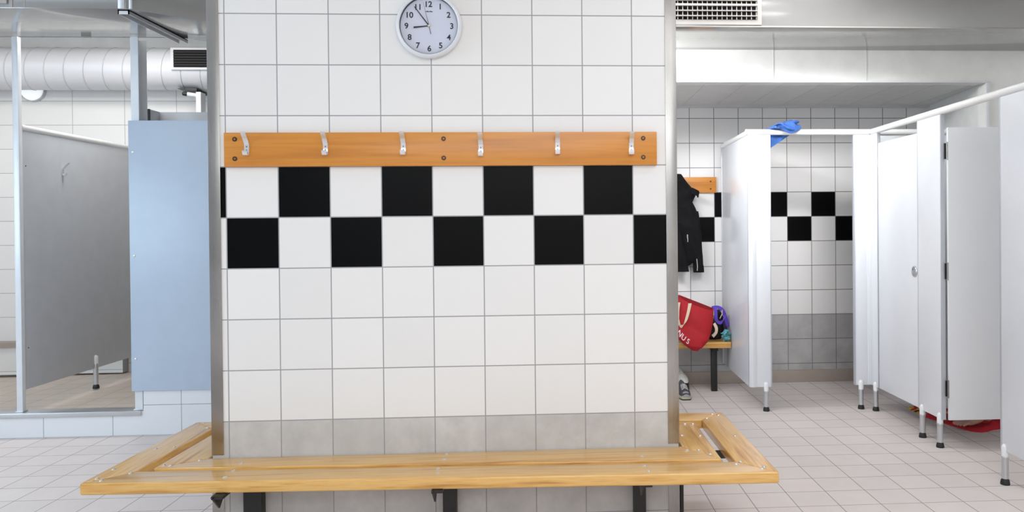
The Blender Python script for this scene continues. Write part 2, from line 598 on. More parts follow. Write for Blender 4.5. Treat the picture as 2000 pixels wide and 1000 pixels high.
mb = MB(); mb.box(-1.085, -1.05, 1.292, 1.3, 2.5, CEIL, 0.002); mb.box(-1.03, -1.015, 1.30, 1.312, 2.5, CEIL, 0.002); mb.build('corner_angle', M_alu, d)
mb = MB(); mb.box(-1.655, -1.595, 1.944, 1.95, 2.493, 2.506, 0.002); mb.build('clip', M_slat, d)
g = MB(); g.box(-2.6, -1.665, 1.288, 1.3, 2.522, 2.82, 0.002); gv = g.build('vent_grille', M_vent, d)
g = MB(); g.box(-2.57, -1.69, 1.286, 1.29, 2.54, 2.80); g.build('vent_shade_plate', M_dark, gv)  # black plate painted as the shaded inside of the grille
g = MB()
for k in range(9):
    g.box(-2.57, -1.69, 1.280, 1.288, 2.552 + k * 0.03, 2.56 + k * 0.03)
g.build('louvre', M_slat, gv)

d = thing('rectangular_duct', 'grey boxed air duct with wide vent grille right of the pillar', 'duct', (2.6, 1.8, 2.47))
mb = MB(); mb.box(0.5, RX, 1.5, 2.098, 2.47, CEIL, 0.003); mb.build('duct_body', M_duct, d)
mb = MB(); mb.box(0.5, RX, 1.496, 1.5, 2.470, 2.478, 0.001); mb.build('drip_edge', M_slat, d)
mb = MB(); mb.box(1.72, 2.535, 1.490, 1.5, 2.482, 2.76, 0.002); gv = mb.build('vent_grille', M_vent, d)
mb = MB(); mb.box(1.75, 2.507, 1.4885, 1.492, 2.512, 2.73); mb.build('vent_shade_plate', M_dark, gv)  # solid dark plate in place of a shaded recess
for k in range(7):
    mb = MB(); z = 2.520 + k * 0.031; mb.box(1.75, 2.507, 1.470, 1.486, z + 0.008, z + 0.0165 - (0.003 if k != 2 else -0.004), 0.001)
    mb.build('louvre', M_slat, gv)
mb = MB()
for k in range(26):
    mb.box(1.76 + k * 0.0295, 1.764 + k * 0.0295, 1.480, 1.489, 2.512, 2.73)
mb.build('vertical_fins', M_vent, gv)

d = thing('spiral_duct', 'round white spiral duct along the top of the shower wall', 'duct', (-2, 3.3, 2.566))
R_ = 0.165
mb = MB(); mb.cyl((LX + 0.002, 3.3, 2.566), (-0.4, 3.3, 2.566), R_, n=64); mb.build('duct_body', M_spiral, d)
pts = []
pitch_ = 0.146
for k in range(int((LX * -1 - 0.5) / pitch_ * 24)):
    a = 2 * PI * k / 24
    pts.append((LX + 0.05 + pitch_ * k / 24, 3.3 + (R_ + 0.0003) * math.cos(-a), 2.566 + (R_ + 0.0003) * math.sin(-a)))
mb = MB(); mb.sweep(pts, 0.0042, 6); mb.build('spiral_seam', M_seam, d)
mb = MB(); mb.box(-1.665, -1.05, 3.118, 3.19, 2.527, 2.697, 0.004); gv = mb.build('vent_grille', M_spiral, d)
mb = MB(); mb.box(-1.64, -1.08, 3.116, 3.12, 2.545, 2.68); mb.build('vent_shade_plate', M_dark, gv)  # dark plate imitates the shade behind the louvres
mb = MB()
for k in range(6):
    mb.box(-1.64, -1.08, 3.109, 3.117, 2.560 + k * 0.02, 2.564 + k * 0.02)
mb.build('louvre', M_rub, gv)

o = thing('round_wall_light', 'round lit bulkhead light on the shower wall half hidden by duct', 'light', (-2.905, 3.48, 2.43))
mb = MB(); mb.lathe([(0.098, 0), (0.098, -0.02), (0.092, -0.028), (0.088, -0.028)], (-2.905, 3.479, 2.43), 'y', 40, torus=True); mb.build('light_rim', M_seam, o)
mb = MB(); mb.lathe([(0.088, -0.025), (0.084, -0.04), (0.06, -0.052), (0.02, -0.057), (0.001, -0.0575)], (-2.905, 3.479, 2.43), 'y', 40); mb.build('diffuser', M_lamp, o)

o = thing('swivel_nozzle', 'white swivel spotlight with black tip under the spiral duct', 'light', (-1.52, 3.25, 2.36))
mb = MB(); mb.prism([(-1.66, 3.2, 2.397), (-1.505, 3.2, 2.397), (-1.505, 3.2, 2.372), (-1.55, 3.2, 2.366)], (0, 0.2, 0), 0.002); mb.build('mount_plate', M_black, o)
mb = MB(); mb.cyl((-1.578, 3.2, 2.352), (-1.505, 3.218, 2.344), 0.016, n=20); mb.build('spot_body', M_cap, o)
mb = MB(); mb.sweep([(-1.612, 3.19, 2.356), (-1.606, 3.192, 2.3555), (-1.578, 3.2, 2.352)], [0.008, 0.016, 0.018], 20); mb.build('spot_tip', M_black, o)

# ------------------------------------------------------------------ shower cubicle


def post(label, x0, x1, y0, y1, z0, z1, channel=False):
    o = thing('shower_post', label, 'post', ((x0 + x1) / 2, (y0 + y1) / 2, z0))
    mb = MB()
    if channel:
        mb.prism([(x0, y0, z0), (x1, y0, z0), (x1, y0 + 0.004, z0), (x0 + 0.004, y0 + 0.004, z0), (x0 + 0.004, y1 - 0.004, z0), (x1, y1 - 0.004, z0), (x1, y1, z0), (x0, y1, z0)], (0, 0, z1 - z0), 0.0008, 1)
    else:
        mb.box(x0, x1, y0, y1, z0, z1, 0.003)
    mb.build('post_shaft', M_post, o)
    MB().box(x0 - 0.006, x1 + 0.006, y0 - 0.006, y1 + 0.006, z0, z0 + 0.008, 0.002).build('base_plate', M_alu, o)
    return o


post('narrow pale metal post at the left edge carrying the grey shower partition', -2.074, -2.038, 1.946, 1.98, 0.158, 2.499)
post('wide pale metal post behind the blue grey panel with shadowed side', -1.354, -1.306, 1.935, 2.04, 0.158, 2.499, True)
post('short pale post against shower wall beside the steel pillar trim', -1.49, -1.453, 3.15, 3.24, 0.155, 2.36)


def coat_hook(parent, pos, out, side, s=1.0, mat=None):
    """strap hook; pos at the back plate's middle, out = unit vector away from the surface"""
    out, side, upv = Vector(out), Vector(side), V(0, 0, 1)
    pos = Vector(pos)
    prof = [(0.024, -0.020), (0.0235, -0.028), (0.018, -0.036), (0.010, -0.038), (0.003, -0.034), (0.0015, -0.026), (0.0015, 0.003), (0.004, 0.010), (0.022, 0.030), (0.039, 0.046), (0.042, 0.050)]
    mb = MB()
    mb.ribbon([pos + out * a * s + upv * b * s for a, b in prof], side * 0.0092 * s, 0.0034 * s)
    h = mb.build('coat_hook', mat or M_chrome, parent)
    mb = MB()
    for z in (-0.004, -0.017):
        q = pos + upv * z * s
        mb.cyl(q + out * 0.003 * s, q + out * 0.0043 * s, 0.0026 * s, n=10)
    mb.build('hook_screw', M_hscrew, h)
    return h


def leg(parent, x, y, z1=0.2, z0=0.0, r=0.0165):
    l = MB().lathe([(r, z0 + 0.03), (r, z1 - 0.07), (r * 1.12, z1 - 0.068), (r * 1.12, z1 - 0.064), (r * 1.05, z1 - 0.06)], (x, y, 0), 'z', 24).build('leg', M_alu, parent)
    MB().lathe([(r * 1.05, z1 - 0.06), (r * 1.05, z1 - 0.016), (r * 0.8, z1 - 0.005), (r * 0.35, z1), (0.0005, z1 + 0.001)], (x, y, 0), 'z', 24).build('leg_cap', M_cap, l)
    MB().lathe([(0.001, z0), (0.0215, z0), (0.0225, z0 + 0.004), (0.0215, z0 + 0.012), (0.0195, z0 + 0.022), (0.016, z0 + 0.027), (0.0155, z0 + 0.036)], (x, y, 0), 'z', 24).build('rubber_foot', M_rub, l)


XP = -2.054
o = thing('shower_partition', 'dark grey shower partition running back to the tiled wall', 'partition', (XP, 2.7, 0.145))
MB().box(XP - 0.008, XP + 0.008, 1.985, 3.479, 0.29, 1.935, 0.002).build('panel', M_greylam, o)
MB().box(XP - 0.011, XP + 0.011, 1.981, 1.992, 0.29, 1.935, 0.002).build('edge_strip', M_alu, o)
MB().sweep([(XP, 1.981, 1.94), (XP, 3.479, 1.94)], 0.019, 20).build('top_rail', M_rail, o)
coat_hook(o, (XP + 0.009, 2.395, 1.70), (1, 0, 0), (0, 1, 0), 1.0)
coat_hook(o, (XP + 0.009, 3.257, 1.70), (1, 0, 0), (0, 1, 0), 1.0)
mb = MB()
for z in (1.70, 0.55):
    mb.cyl((XP + 0.008, 2.02, z), (XP + 0.0095, 2.02, z), 0.004, n=10)
mb.build('screw', M_black, o)
leg(o, XP + 0.01, 2.747, 0.385, 0.143, 0.0165)

o = thing('shower_front_panel', 'flat blue grey panel beside pillar, fixed with screws', 'panel', (-0.6, 1.92, 0.28))
MB().box(-1.362, 0.28, 1.913, 1.929, 0.282, 1.972, 0.002).build('panel', M_bluegrey, o)
for z in (1.776, 1.127, 0.483):
    MB().lathe([(0.0075, 0), (0.007, -0.002), (0.003, -0.0035), (0.0005, -0.0036)], (-1.334, 1.9125, z), 'y', 14).build('screw', M_bolt, o)
o = thing('grey_screen', 'grey return screen showing above the blue grey panel', 'screen', (-0.9, 2.34, 0.15))
MB().box(-1.385, 0.29, 2.33, 2.345, 0.25, 2.085, 0.002).build('back_board', M_greylam, o)
MB().box(-1.385, -1.37, 2.19, 2.33, 0.25, 2.085, 0.002).build('return_board', M_greylam, o)
MB().box(-1.39, -1.365, 2.185, 2.195, 0.25, 2.085, 0.001).build('edge_strip', M_rub, o)
MB().box(-1.385, -1.36, 2.2, 2.32, 0.15, 0.25).build('foot_block', M_alu, o)

# ------------------------------------------------------------------ white cubicles on the right
FYc, XS, PT = 2.2, 3.49, 0.011
ZB, ZT = 0.166, 1.905
o = thing('cubicle_side_panel', 'white cubicle side panel running to the wall beside the back bench', 'panel', (2.632, 2.7, 0))
MB().prism([(2.622, 2.214, ZB), (2.640, 2.214, ZB), (2.662, 3.157, ZB), (2.645, 3.157, ZB)], (0, 0, ZT - ZB), 0.002).build('panel', M_lam, o)
MB().box(2.640, 2.666, 3.143, 3.157, ZB, ZT, 0.001).build('wall_channel', M_alu, o)
MB().box(2.6195, 2.6435, 2.211, 2.217, ZB, ZT, 0.001).build('edge_strip', M_lam_edge, o)

o = thing('cubicle_pilaster', 'white cubicle front pilaster left of the open doorway', 'pilaster', (2.7, FYc, 0))
MB().box(2.668, 2.770, FYc - PT, FYc + PT, ZB, ZT, 0.002).build('panel', M_lam, o)
MB().prism([(2.620, 2.196, ZB), (2.628, 2.186, ZB), (2.645, 2.182, ZB), (2.668, 2.186, ZB), (2.668, 2.210, ZB), (2.620, 2.210, ZB)], (0, 0, ZT - ZB), 0.0015).build('corner_post', M_lam, o)
MB().box(2.769, 2.777, FYc - PT - 0.002, FYc + PT + 0.002, ZB, ZT, 0.001).build('edge_strip', M_lam_edge, o)
leg(o, 2.735, FYc - 0.012)
o = thing('cubicle_pilaster', 'white cubicle front pilaster right of the open doorway', 'pilaster', (3.42, FYc, 0))
MB().box(3.368, 3.452, FYc - PT, FYc + PT, ZB, ZT, 0.002).build('panel', M_lam, o)
MB().box(3.360, 3.369, FYc - PT - 0.002, FYc + PT + 0.002, ZB, ZT, 0.001).build('edge_strip', M_lam_edge, o)
MB().box(3.452, 3.505, FYc - 0.016, FYc + 0.02, ZB, ZT, 0.005).build('corner_post', M_lam, o)
leg(o, 3.404, FYc - 0.012)
o = thing('cubicle_divider', 'white divider panel behind the slanting rail above the closed door', 'panel', (3.9, FYc, 0.2))
MB().box(3.506, 4.25, FYc + 0.004, FYc + 0.016, ZB, ZT, 0.002).build('panel', M_lam, o)
MB().box(4.238, 4.258, FYc + 0.002, FYc + 0.02, ZB, ZT, 0.001).build('wall_channel', M_alu, o)

o = thing('cubicle_pilaster', 'narrow white pilaster between front corner and closed door', 'pilaster', (XS, 2.13, 0))
MB().box(XS - PT, XS + PT, 2.074, 2.184, ZB, ZT, 0.002).build('panel', M_lam, o)
MB().box(XS - PT - 0.001, XS + PT + 0.001, 2.069, 2.075, ZB, ZT, 0.001).build('edge_strip', M_lam_edge, o)
leg(o, XS - 0.007, 2.124)
o = thing('cubicle_pilaster', 'white pilaster on two legs between closed door and open door', 'pilaster', (XS, 1.33, 0))
MB().box(XS - PT, XS + PT, 1.196, 1.476, ZB, ZT, 0.002).build('panel', M_lam, o)
MB().box(XS - PT - 0.001, XS + PT + 0.001, 1.188, 1.197, ZB, ZT, 0.001).build('edge_strip', M_lam_edge, o)
MB().box(XS - PT - 0.001, XS + PT + 0.001, 1.474, 1.481, ZB, ZT, 0.001).build('edge_strip', M_lam_edge, o)
leg(o, XS - 0.007, 1.437); leg(o, XS - 0.007, 1.222)
o = thing('cubicle_pilaster', 'white pilaster cut off by the right edge of the frame', 'pilaster', (XS, 0.3, 0))
MB().box(XS - PT, XS + PT, -0.1, 0.59, ZB, ZT, 0.002).build('panel', M_lam, o)
MB().box(XS - PT - 0.001, XS + PT + 0.001, 0.589, 0.602, ZB, ZT, 0.001).build('edge_strip', M_lam_edge, o)
leg(o, XS - 0.007, 0.570); leg(o, XS - 0.007, -0.05)

o = thing('cubicle_door', 'closed white cubicle door with oval silver latch', 'door', (XS, 1.77, 0.165))
MB().box(XS - 0.009, XS + 0.009, 1.484, 2.062, 0.168, 1.832, 0.002).build('door_leaf', M_lam, o)
lt = MB().lathe([(0.034, 0), (0.034, -0.003), (0.030, -0.009), (0.018, -0.012), (0.0005, -0.013)], (XS - 0.009, 1.521, 0.993), 'x', 28).build('latch', M_alu, o)
MB().cyl((XS - 0.0215, 1.524, 1.006), (XS - 0.0225, 1.524, 1.006), 0.004, n=12).build('indicator', M_black, lt)
for z in (1.70, 0.30):
    MB().cyl((XS - 0.004, 2.0655, z - 0.03), (XS - 0.004, 2.0655, z + 0.03), 0.004, n=12).build('hinge', M_alu, o)
o = thing('cubicle_door', 'open cubicle door swung inward, grey in shade', 'door', (3.8, 1.17, 0.168))
MB().box(3.508, 4.088, 1.163, 1.181, 0.168, 1.828, 0.002).build('door_leaf', M_greylam if False else M_lam, o)
for z in (1.695, 1.013, 0.345):
    h = MB().cyl((3.5045, 1.168, z - 0.05), (3.5045, 1.168, z + 0.05), 0.005, n=14).build('hinge', M_steel, o)
    MB().box(3.497, 3.508, 1.1815, 1.1855, z - 0.045, z + 0.045).build('hinge_leaf', M_rub, h)

o = tag(MB().sweep([(2.606, FYc, 1.925), (4.262, FYc, 1.925)], 0.0205, 24).build('top_rail', M_rail, None, base=None), 'round white top rail over the cubicle front holding the blue towel', 'rail')
o = tag(MB().sweep([(XS, 2.178, 1.925), (XS, -0.1, 1.925)], 0.0205, 24).build('top_rail', M_rail), 'round white top rail slanting over the right row of doors', 'rail')
o = tag(MB().sweep([(2.632, 2.222, 1.925), (2.654, 3.157, 1.925)], 0.0205, 24).build('top_rail', M_rail), 'round white top rail over the side panel next to the wall', 'rail')

# ------------------------------------------------------------------ bench around the pillar
BZ, BT = 0.392, 0.042
O_ = [V(-0.405, -0.284, 0), V(2.085, -0.370, 0), V(2.077, 0.552, 0), V(-0.388, 0.601, 0)]


def inset(P, ds):
    """offset quad edges inward by ds[k] for edge k -> k+1"""
    n = 4
    lines = []
    for k in range(n):
        a, b = P[k], P[(k + 1) % n]
        t = (b - a).normalized()
        nn = V(-t.y, t.x, 0)
        lines.append((a + nn * ds[k], t))
    out = []
    for k in range(n):
        p, t = lines[k - 1]
        q, s_ = lines[k]
        den = t.x * s_.y - t.y * s_.x
        u = ((q - p).x * s_.y - (q - p).y * s_.x) / den
        out.append(p + t * u)
    return out


bench = thing('pillar_bench', 'varnished pine slat bench wrapped around the tiled pillar', 'bench', (0.84, 0.12, 0))
I1 = inset(O_, (0.135, 0.125, 0.135, 0.13))
A1 = inset(O_, (0.168, 0.170, 0.168, 0.172))
A2 = [V(-0.078, 0.006, 0), V(1.79, -0.045, 0), V(1.79, 0.30, 0), V(-0.078, 0.33, 0)]
A2[0] = V(-0.078, -0.006, 0); A2[1] = V(1.79, -0.006, 0)


def plank(P, Q, k, z, t, bev):
    a, b, c, e = P[k], P[(k + 1) % 4], Q[(k + 1) % 4], Q[k]
    g = (b - a).normalized() * 0.0008
    mb = MB()
    mb.prism([(a + g) + V(0, 0, z), (b - g) + V(0, 0, z), (c - g) + V(0, 0, z), (e + g) + V(0, 0, z)], (0, 0, -t), bev, 3)
    mb.build('plank', M_plx if k % 2 == 0 else M_ply, bench)


for k in range(4):
    plank(O_, I1, k, BZ, BT, 0.006)
    plank(A1, A2, k, BZ, BT, 0.005)
for x, y in [(0.077, -0.085), (0.084, -0.175), (0.085, -0.254), (0.849, -0.03), (0.851, -0.105), (0.843, -0.218), (0.849, -0.273), (-0.34, 0.561), (-0.288, 0.48),
             (-0.355, 0.151), (-0.29, 0.167), (-0.375, -0.12), (-0.285, -0.175), (-0.374, -0.23), (-0.345, -0.255), (-0.099, -0.03), (-0.21, -0.086), (-0.18, -0.095),
             (1.613, -0.13), (1.609, -0.255), (1.616, -0.315), (1.80, -0.065), (1.846, -0.07), (1.88, -0.13), (1.975, -0.235), (1.952, -0.265), (2.047, -0.305),
             (2.034, -0.325), (2.038, 0.122), (1.892, 0.144), (1.815, 0.152), (1.86, 0.344), (1.896, 0.344), (1.979, 0.441), (2.02, 0.517), (2.045, 0.493)]:
    MB().lathe([(0.0085, 0.0), (0.0085, 0.0012), (0.006, 0.0035), (0.002, 0.0045), (0.0003, 0.0046)], (x, y, BZ - 0.0005), 'z', 14).build('bolt', M_bolt, bench)
for x0, x1 in ((0.069, 0.138), (0.834, 0.886), (1.588, 1.637)):
    l = MB().box(x0, x1, -0.05, -0.004, 0, BZ - BT, 0.002).build('leg', M_black, bench)
    xm = (x0 + x1) / 2
    MB().box(x0, x0 + 0.04, -0.335, -0.05, BZ - BT - 0.012, BZ - BT - 0.0005, 0.001).build('arm', M_black, l)
    MB().prism([(x0 + 0.002, -0.345, BZ - BT - 0.001), (x0 + 0.002, -0.215, BZ - BT - 0.001), (x0 + 0.002, -0.28, BZ - BT - 0.06)], (0.006, 0, 0)).build('gusset', M_black, l)
for x, xw in ((-0.066, 0.0), (1.7835, 0.013)):
    if not xw:
        continue
    l = MB().box(x, x + xw, 0.0, 0.08, 0, BZ - BT, 0.001).build('leg', M_black, bench)
    xo = -0.34 if x < 0 else 1.99
    MB().box(min(xo, x), max(xo + 0.04, x + 0.04), 0.05, 0.07, BZ - BT - 0.03, BZ - BT, 0.001).build('gusset', M_black, l)
for x in (0.3, 1.4):
    MB().box(x, x + 0.05, 0.255, 0.30, 0, BZ - BT, 0.002).build('leg', M_black, bench)

# ------------------------------------------------------------------ coat rail on the pillar
cr_ = thing('coat_rail', 'long varnished board with six metal coat hooks on the pillar', 'coat rail', (0.848, -0.01, 1.6))
MB().box(0.001, 1.696, -0.021, -0.0005, 1.531, 1.664, 0.003).build('board', M_board, cr_)
for x, z in ((0.089, 1.612), (0.390, 1.612), (0.691, 1.612), (0.994, 1.606), (1.298, 1.612), (1.593, 1.610)):
    coat_hook(cr_, (x, -0.021, z), (0, -1, 0), (1, 0, 0), 1.0)
for x in (0.043, 0.848, 1.641):
    for z in (1.638, 1.562):
        s_ = MB().lathe([(0.0092, -0.0005), (0.0092, -0.0012), (0.0060, -0.0014), (0.0004, -0.0008)], (x, -0.021, z), 'y', 16).build('screw', M_screw, cr_)
        MB().lathe([(0.0042, 0.0), (0.0042, -0.0012), (0.0003, -0.0018)], (x, -0.0222, z), 'y', 12).build('screw_head', M_scrw2, s_)

# ------------------------------------------------------------------ wall clock
FONT = None


def text_bm(txt, size, depth=0.0006, bold=0.0):
    cu = bpy.data.curves.new('txt', 'FONT')
    cu.body = txt
    cu.size = size
    cu.extrude = depth
    cu.offset = bold
    cu.align_x = 'CENTER'
    cu.align_y = 'CENTER'
    to = bpy.data.objects.new('txt', cu)
    COL.objects.link(to)
    dg = bpy.context.evaluated_depsgraph_get()
    dg.update()
    me = bpy.data.meshes.new_from_object(to.evaluated_get(dg))
    bpy.data.objects.remove(to)
    bpy.data.curves.remove(cu)
    b = bmesh.new()
    b.from_mesh(me)
    bpy.data.meshes.remove(me)
    xs = [v.co.x for v in b.verts]
    ys = [v.co.y for v in b.verts]
    bmesh.ops.translate(b, vec=(-(min(xs) + max(xs)) / 2, -(min(ys) + max(ys)) / 2, 0), verts=b.verts)
    return b


CX, CZ, CR = 0.7955, 2.084, 0.129
ck = thing('wall_clock', 'round white wall clock on the white pillar tiles', 'clock', (CX, 0, CZ))
MB().lathe([(0.10, -0.001), (CR - 0.006, -0.001), (CR, -0.010), (CR, -0.022), (CR - 0.004, -0.032), (CR - 0.010, -0.036), (0.1155, -0.034), (0.1135, -0.030), (0.1135, -0.012), (0.10, -0.012)], (CX, 0, CZ), 'y', 96, torus=True).build('rim', M_clockw, ck)
MB().lathe([(0.1132, -0.029), (0.1122, -0.029), (0.1122, -0.0135), (0.1132, -0.0135)], (CX, 0, CZ), 'y', 96, torus=True).build('inner_rim', M_navy, ck)
dial = MB().lathe([(0.1128, -0.0125), (0.1128, -0.0145), (0.0005, -0.0146)], (CX, 0, CZ), 'y', 96).build('dial', M_dial, ck)
for h in range(1, 13):
    a = 2 * PI * h / 12
    r = 0.0885 if h not in (10, 11, 12) else 0.086
    b = text_bm(str(h), 0.0315, 0.0003, 0.0006)
    b.transform(Matrix.Translation((CX + r * math.sin(a), -0.0152, CZ + r * math.cos(a))) @ Matrix.Rotation(PI / 2, 4, 'X'))
    mb = MB(); mb._add(b); mb.build('numeral', M_ink, dial, 20)
b = text_bm('OfficeMax', 0.0066, 0.0002, 0.0002)
b.transform(Matrix.Translation((CX + 0.001, -0.0150, CZ + 0.057)) @ Matrix.Rotation(PI / 2, 4, 'X'))
mb = MB(); mb._add(b); mb.build('dial_lettering', M_ink, dial, 20)


def hand(name, ang, r0, r1, w0, w1, y):
    t = V(math.sin(ang), 0, math.cos(ang))
    n = V(t.z, 0, -t.x)
    c = V(CX, y, CZ)
    MB().prism([c + t * r0 - n * w0, c + t * r0 + n * w0, c + t * r1 + n * w1, c + t * r1 - n * w1], (0, -0.0008, 0)).build(name, M_ink, ck)


hand('hour_hand', math.radians(264), -0.004, 0.0605, 0.0016, 0.0032, -0.0175)
hand('minute_hand', math.radians(323.3), -0.004, 0.0935, 0.0022, 0.0015, -0.0192)
hand('second_hand', math.radians(347), -0.034, 0.096, 0.0011, 0.0003, -0.0208)
MB().lathe([(0.0045, -0.0145), (0.0045, -0.0225), (0.003, -0.0235), (0.0003, -0.0238)], (CX, 0, CZ), 'y', 20).build('hub', M_gold, ck)

# ------------------------------------------------------------------ coat rail and jacket on the back wall
o = thing('coat_rail', 'short visible end of a wooden coat rail behind the black jacket', 'coat rail', (2.2, 3.15, 1.6))
MB().box(1.5, 2.597, 3.137, 3.1575, 1.549, 1.676, 0.003).build('board', M_board, o)
for z in (1.64, 1.58):
    MB().lathe([(0.007, -0.0005), (0.007, -0.0012), (0.0004, -0.0008)], (2.55, 3.137, z), 'y', 14).build('screw', M_screw, o)
coat_hook(o, (2.285, 3.137, 1.625), (0, -1, 0), (1, 0, 0), 1.0)


def nz(p, s, seed=0.0):
    return noise.noise(Vector((p[0] * s + seed, p[1] * s, p[2] * s)))


def blob_loft(rows, n=28, amp=0.0, freq=10, seed=0.0, power=0.8, sub=4):
    """rows: (z, xl, xr, yc, half depth): smooth closed loft of rounded horizontal rings"""
    out = []
    for i in range(len(rows) - 1):
        for k in range(sub):
            t = k / sub
            out.append([rows[i][j] * (1 - t) + rows[i + 1][j] * t for j in range(5)])
    out.append(rows[-1])
    rings = []
    for z, xl, xr, yc, hd in out:
        ring = []
        for k in range(n):
            a = 2 * PI * k / n
            c, s_ = math.cos(a), math.sin(a)
            x = (xl + xr) / 2 + (xr - xl) / 2 * math.copysign(abs(c) ** power, c)
            y = yc + hd * math.copysign(abs(s_) ** power, s_)
            p = V(x, y, z)
            dsp = amp * nz(p, freq, seed) + amp * 0.5 * nz(p, freq * 2.3, seed + 5)
            y += dsp * (1 if s_ < 0 else 0.15)
            x += dsp * 0.35
            ring.append(V(x, y, z))
        rings.append(ring)
    return rings


jk = thing('jacket', 'black jacket hung from the back wall coat rail', 'jacket', (2.28, 3.08, 1.69))
rows = [(1.698, 2.272, 2.300, 3.085, 0.012), (1.67, 2.25, 2.318, 3.08, 0.025), (1.63, 2.18, 2.345, 3.075, 0.035), (1.585, 2.13, 2.385, 3.075, 0.042),
        (1.558, 2.09, 2.427, 3.075, 0.044), (1.53, 2.07, 2.412, 3.075, 0.045), (1.47, 2.05, 2.390, 3.075, 0.046), (1.42, 2.04, 2.412, 3.075, 0.048), (1.33, 2.03, 2.44, 3.075, 0.05),
        (1.2, 2.03, 2.438, 3.075, 0.05), (1.08, 2.03, 2.42, 3.075, 0.05), (1.0, 2.04, 2.405, 3.075, 0.047), (0.965, 2.06, 2.36, 3.075, 0.04)]
mb = MB(); mb.loft(blob_loft(rows, 36, 0.035, 13, 2.0)); mb.build('jacket_body', M_jacket, jk, 70)
mb = MB(); mb.loft(blob_loft([(1.40, 2.37, 2.435, 3.09, 0.03), (1.30, 2.38, 2.452, 3.085, 0.034), (1.15, 2.385, 2.462, 3.085, 0.034), (1.0, 2.392, 2.472, 3.085, 0.034), (0.91, 2.398, 2.478, 3.085, 0.032)], 24, 0.02, 18, 7.0)); mb.build('sleeve', M_jacket, jk, 70)
mb = MB(); mb.loft(blob_loft([(1.30, 2.17, 2.28, 3.02, 0.03), (1.15, 2.19, 2.30, 3.02, 0.036), (1.0, 2.215, 2.335, 3.035, 0.038), (0.92, 2.235, 2.352, 3.04, 0.036)], 24, 0.02, 16, 9.0)); mb.build('sleeve', M_jacket, jk, 70)
mb = MB(); mb.ribbon([(2.375, 3.03, 1.565), (2.40, 3.028, 1.553), (2.425, 3.032, 1.54), (2.432, 3.05, 1.53)], V(0.004, 0, 0.022), 0.012); mb.build('collar', M_jacket, jk, 70)
mb = MB(); mb.box(2.332, 2.340, 3.008, 3.014, 1.185, 1.215, 0.002); mb.box(2.335, 2.341, 3.006, 3.012, 1.155, 1.187, 0.002); mb.build('zip_pull', M_zip, jk)
mb = MB(); mb.ribbon([(2.415, 3.044, 1.02), (2.42, 3.044, 0.96), (2.418, 3.045, 0.925)], V(0.003, 0, 0), 0.004); mb.build('cuff_piping', M_zip, jk)

# ------------------------------------------------------------------ back bench and what is on it
bb = thing('wall_bench', 'short pine bench against the back wall under the black jacket', 'bench', (2.0, 3.0, 0))
MB().box(1.2, 2.632, 2.80, 2.93, 0.343, 0.391, 0.005).build('plank', M_plx, bb)
MB().box(1.2, 2.632, 2.95, 3.08, 0.343, 0.391, 0.005).build('plank', M_plx, bb)
for x in (1.5, 2.49):
    l = MB().box(x, x + 0.045, 2.86, 2.90, 0.0, 0.343, 0.002).build('leg', M_black, bb)
    MB().box(x, x + 0.045, 2.82, 3.157, 0.318, 0.343, 0.002).build('arm', M_black, l)

bag = thing('tote_bag', 'red canvas tote bag with cream straps tipped over the bench edge', 'bag', (2.35, 2.8, 0.391))
LR = [((2.318, 0.338), (2.362, 0.330), 2.755, 0.008), ((2.262, 0.382), (2.400, 0.360), 2.752, 0.034), ((2.19, 0.45), (2.448, 0.402), 2.785, 0.058), ((2.175, 0.52), (2.475, 0.46), 2.815, 0.07),
      ((2.18, 0.60), (2.497, 0.54), 2.835, 0.07), ((2.205, 0.68), (2.504, 0.60), 2.85, 0.062), ((2.238, 0.752), (2.506, 0.645), 2.86, 0.05)]
rings = []
for i in range(len(LR) - 1):
    for k in range(5 if i < len(LR) - 2 else 6):
        t = k / 5
        (l0, r0, y0, h0), (l1, r1, y1, h1) = LR[i], LR[i + 1]
        mixf = lambda a, b: a * (1 - t) + b * t
        lx, lz, rx, rz, yc, hd = mixf(l0[0], l1[0]), mixf(l0[1], l1[1]), mixf(r0[0], r1[0]), mixf(r0[1], r1[1]), mixf(y0, y1), mixf(h0, h1)
        ring = []
        topf = max(0, (i + t - 4.6) / 1.4)
        for q in range(40):
            a = 2 * PI * q / 40
            c, s_ = math.cos(a), math.sin(a)
            uu = 0.5 + 0.5 * math.copysign(abs(c) ** 0.6, c)
            yy = yc + hd * math.copysign(abs(s_) ** 0.75, s_)
            p = V(lx + (rx - lx) * uu, yy, lz + (rz - lz) * uu)
            if s_ < 0:
                p.z -= 0.032 * topf * (-s_)
            p.y += 0.012 * nz(p, 9, 3) + 0.006 * nz(p, 22, 1)
            ring.append(p)
        rings.append(ring)
top = rings[-1]
cen = sum(top, V(0, 0, 0)) / len(top)
mb = MB()
mb.loft(rings, cap=False)
bd = bmesh.new()
bot = [bd.verts.new(p) for p in rings[0]]
bd.faces.new(bot[::-1])
mb._add(bd)
inner = [top, [cen + (p - cen) * 0.965 for p in top], [cen + (p - cen) * 0.95 - V(0, 0, 0.03) for p in top], [cen + (p - cen) * 0.8 - V(0, 0, 0.09) for p in top]]
mb.loft(inner, cap=False, mat=1)
bd = bmesh.new()
bd.faces.new([bd.verts.new(p) for p in inner[-1]])
mb._add(bd, 1)
bvh = BVHTree.FromBMesh(mb.bm)
mb.build('bag_body', [M_red, M_redin], bag, 60)


def on_bag(x, z, lift=0.003):
    h = bvh.ray_cast(V(x, 2.3, z), V(0, 1, 0))
    return V(x, (h[0].y if h[0] else 2.78) - lift, z)


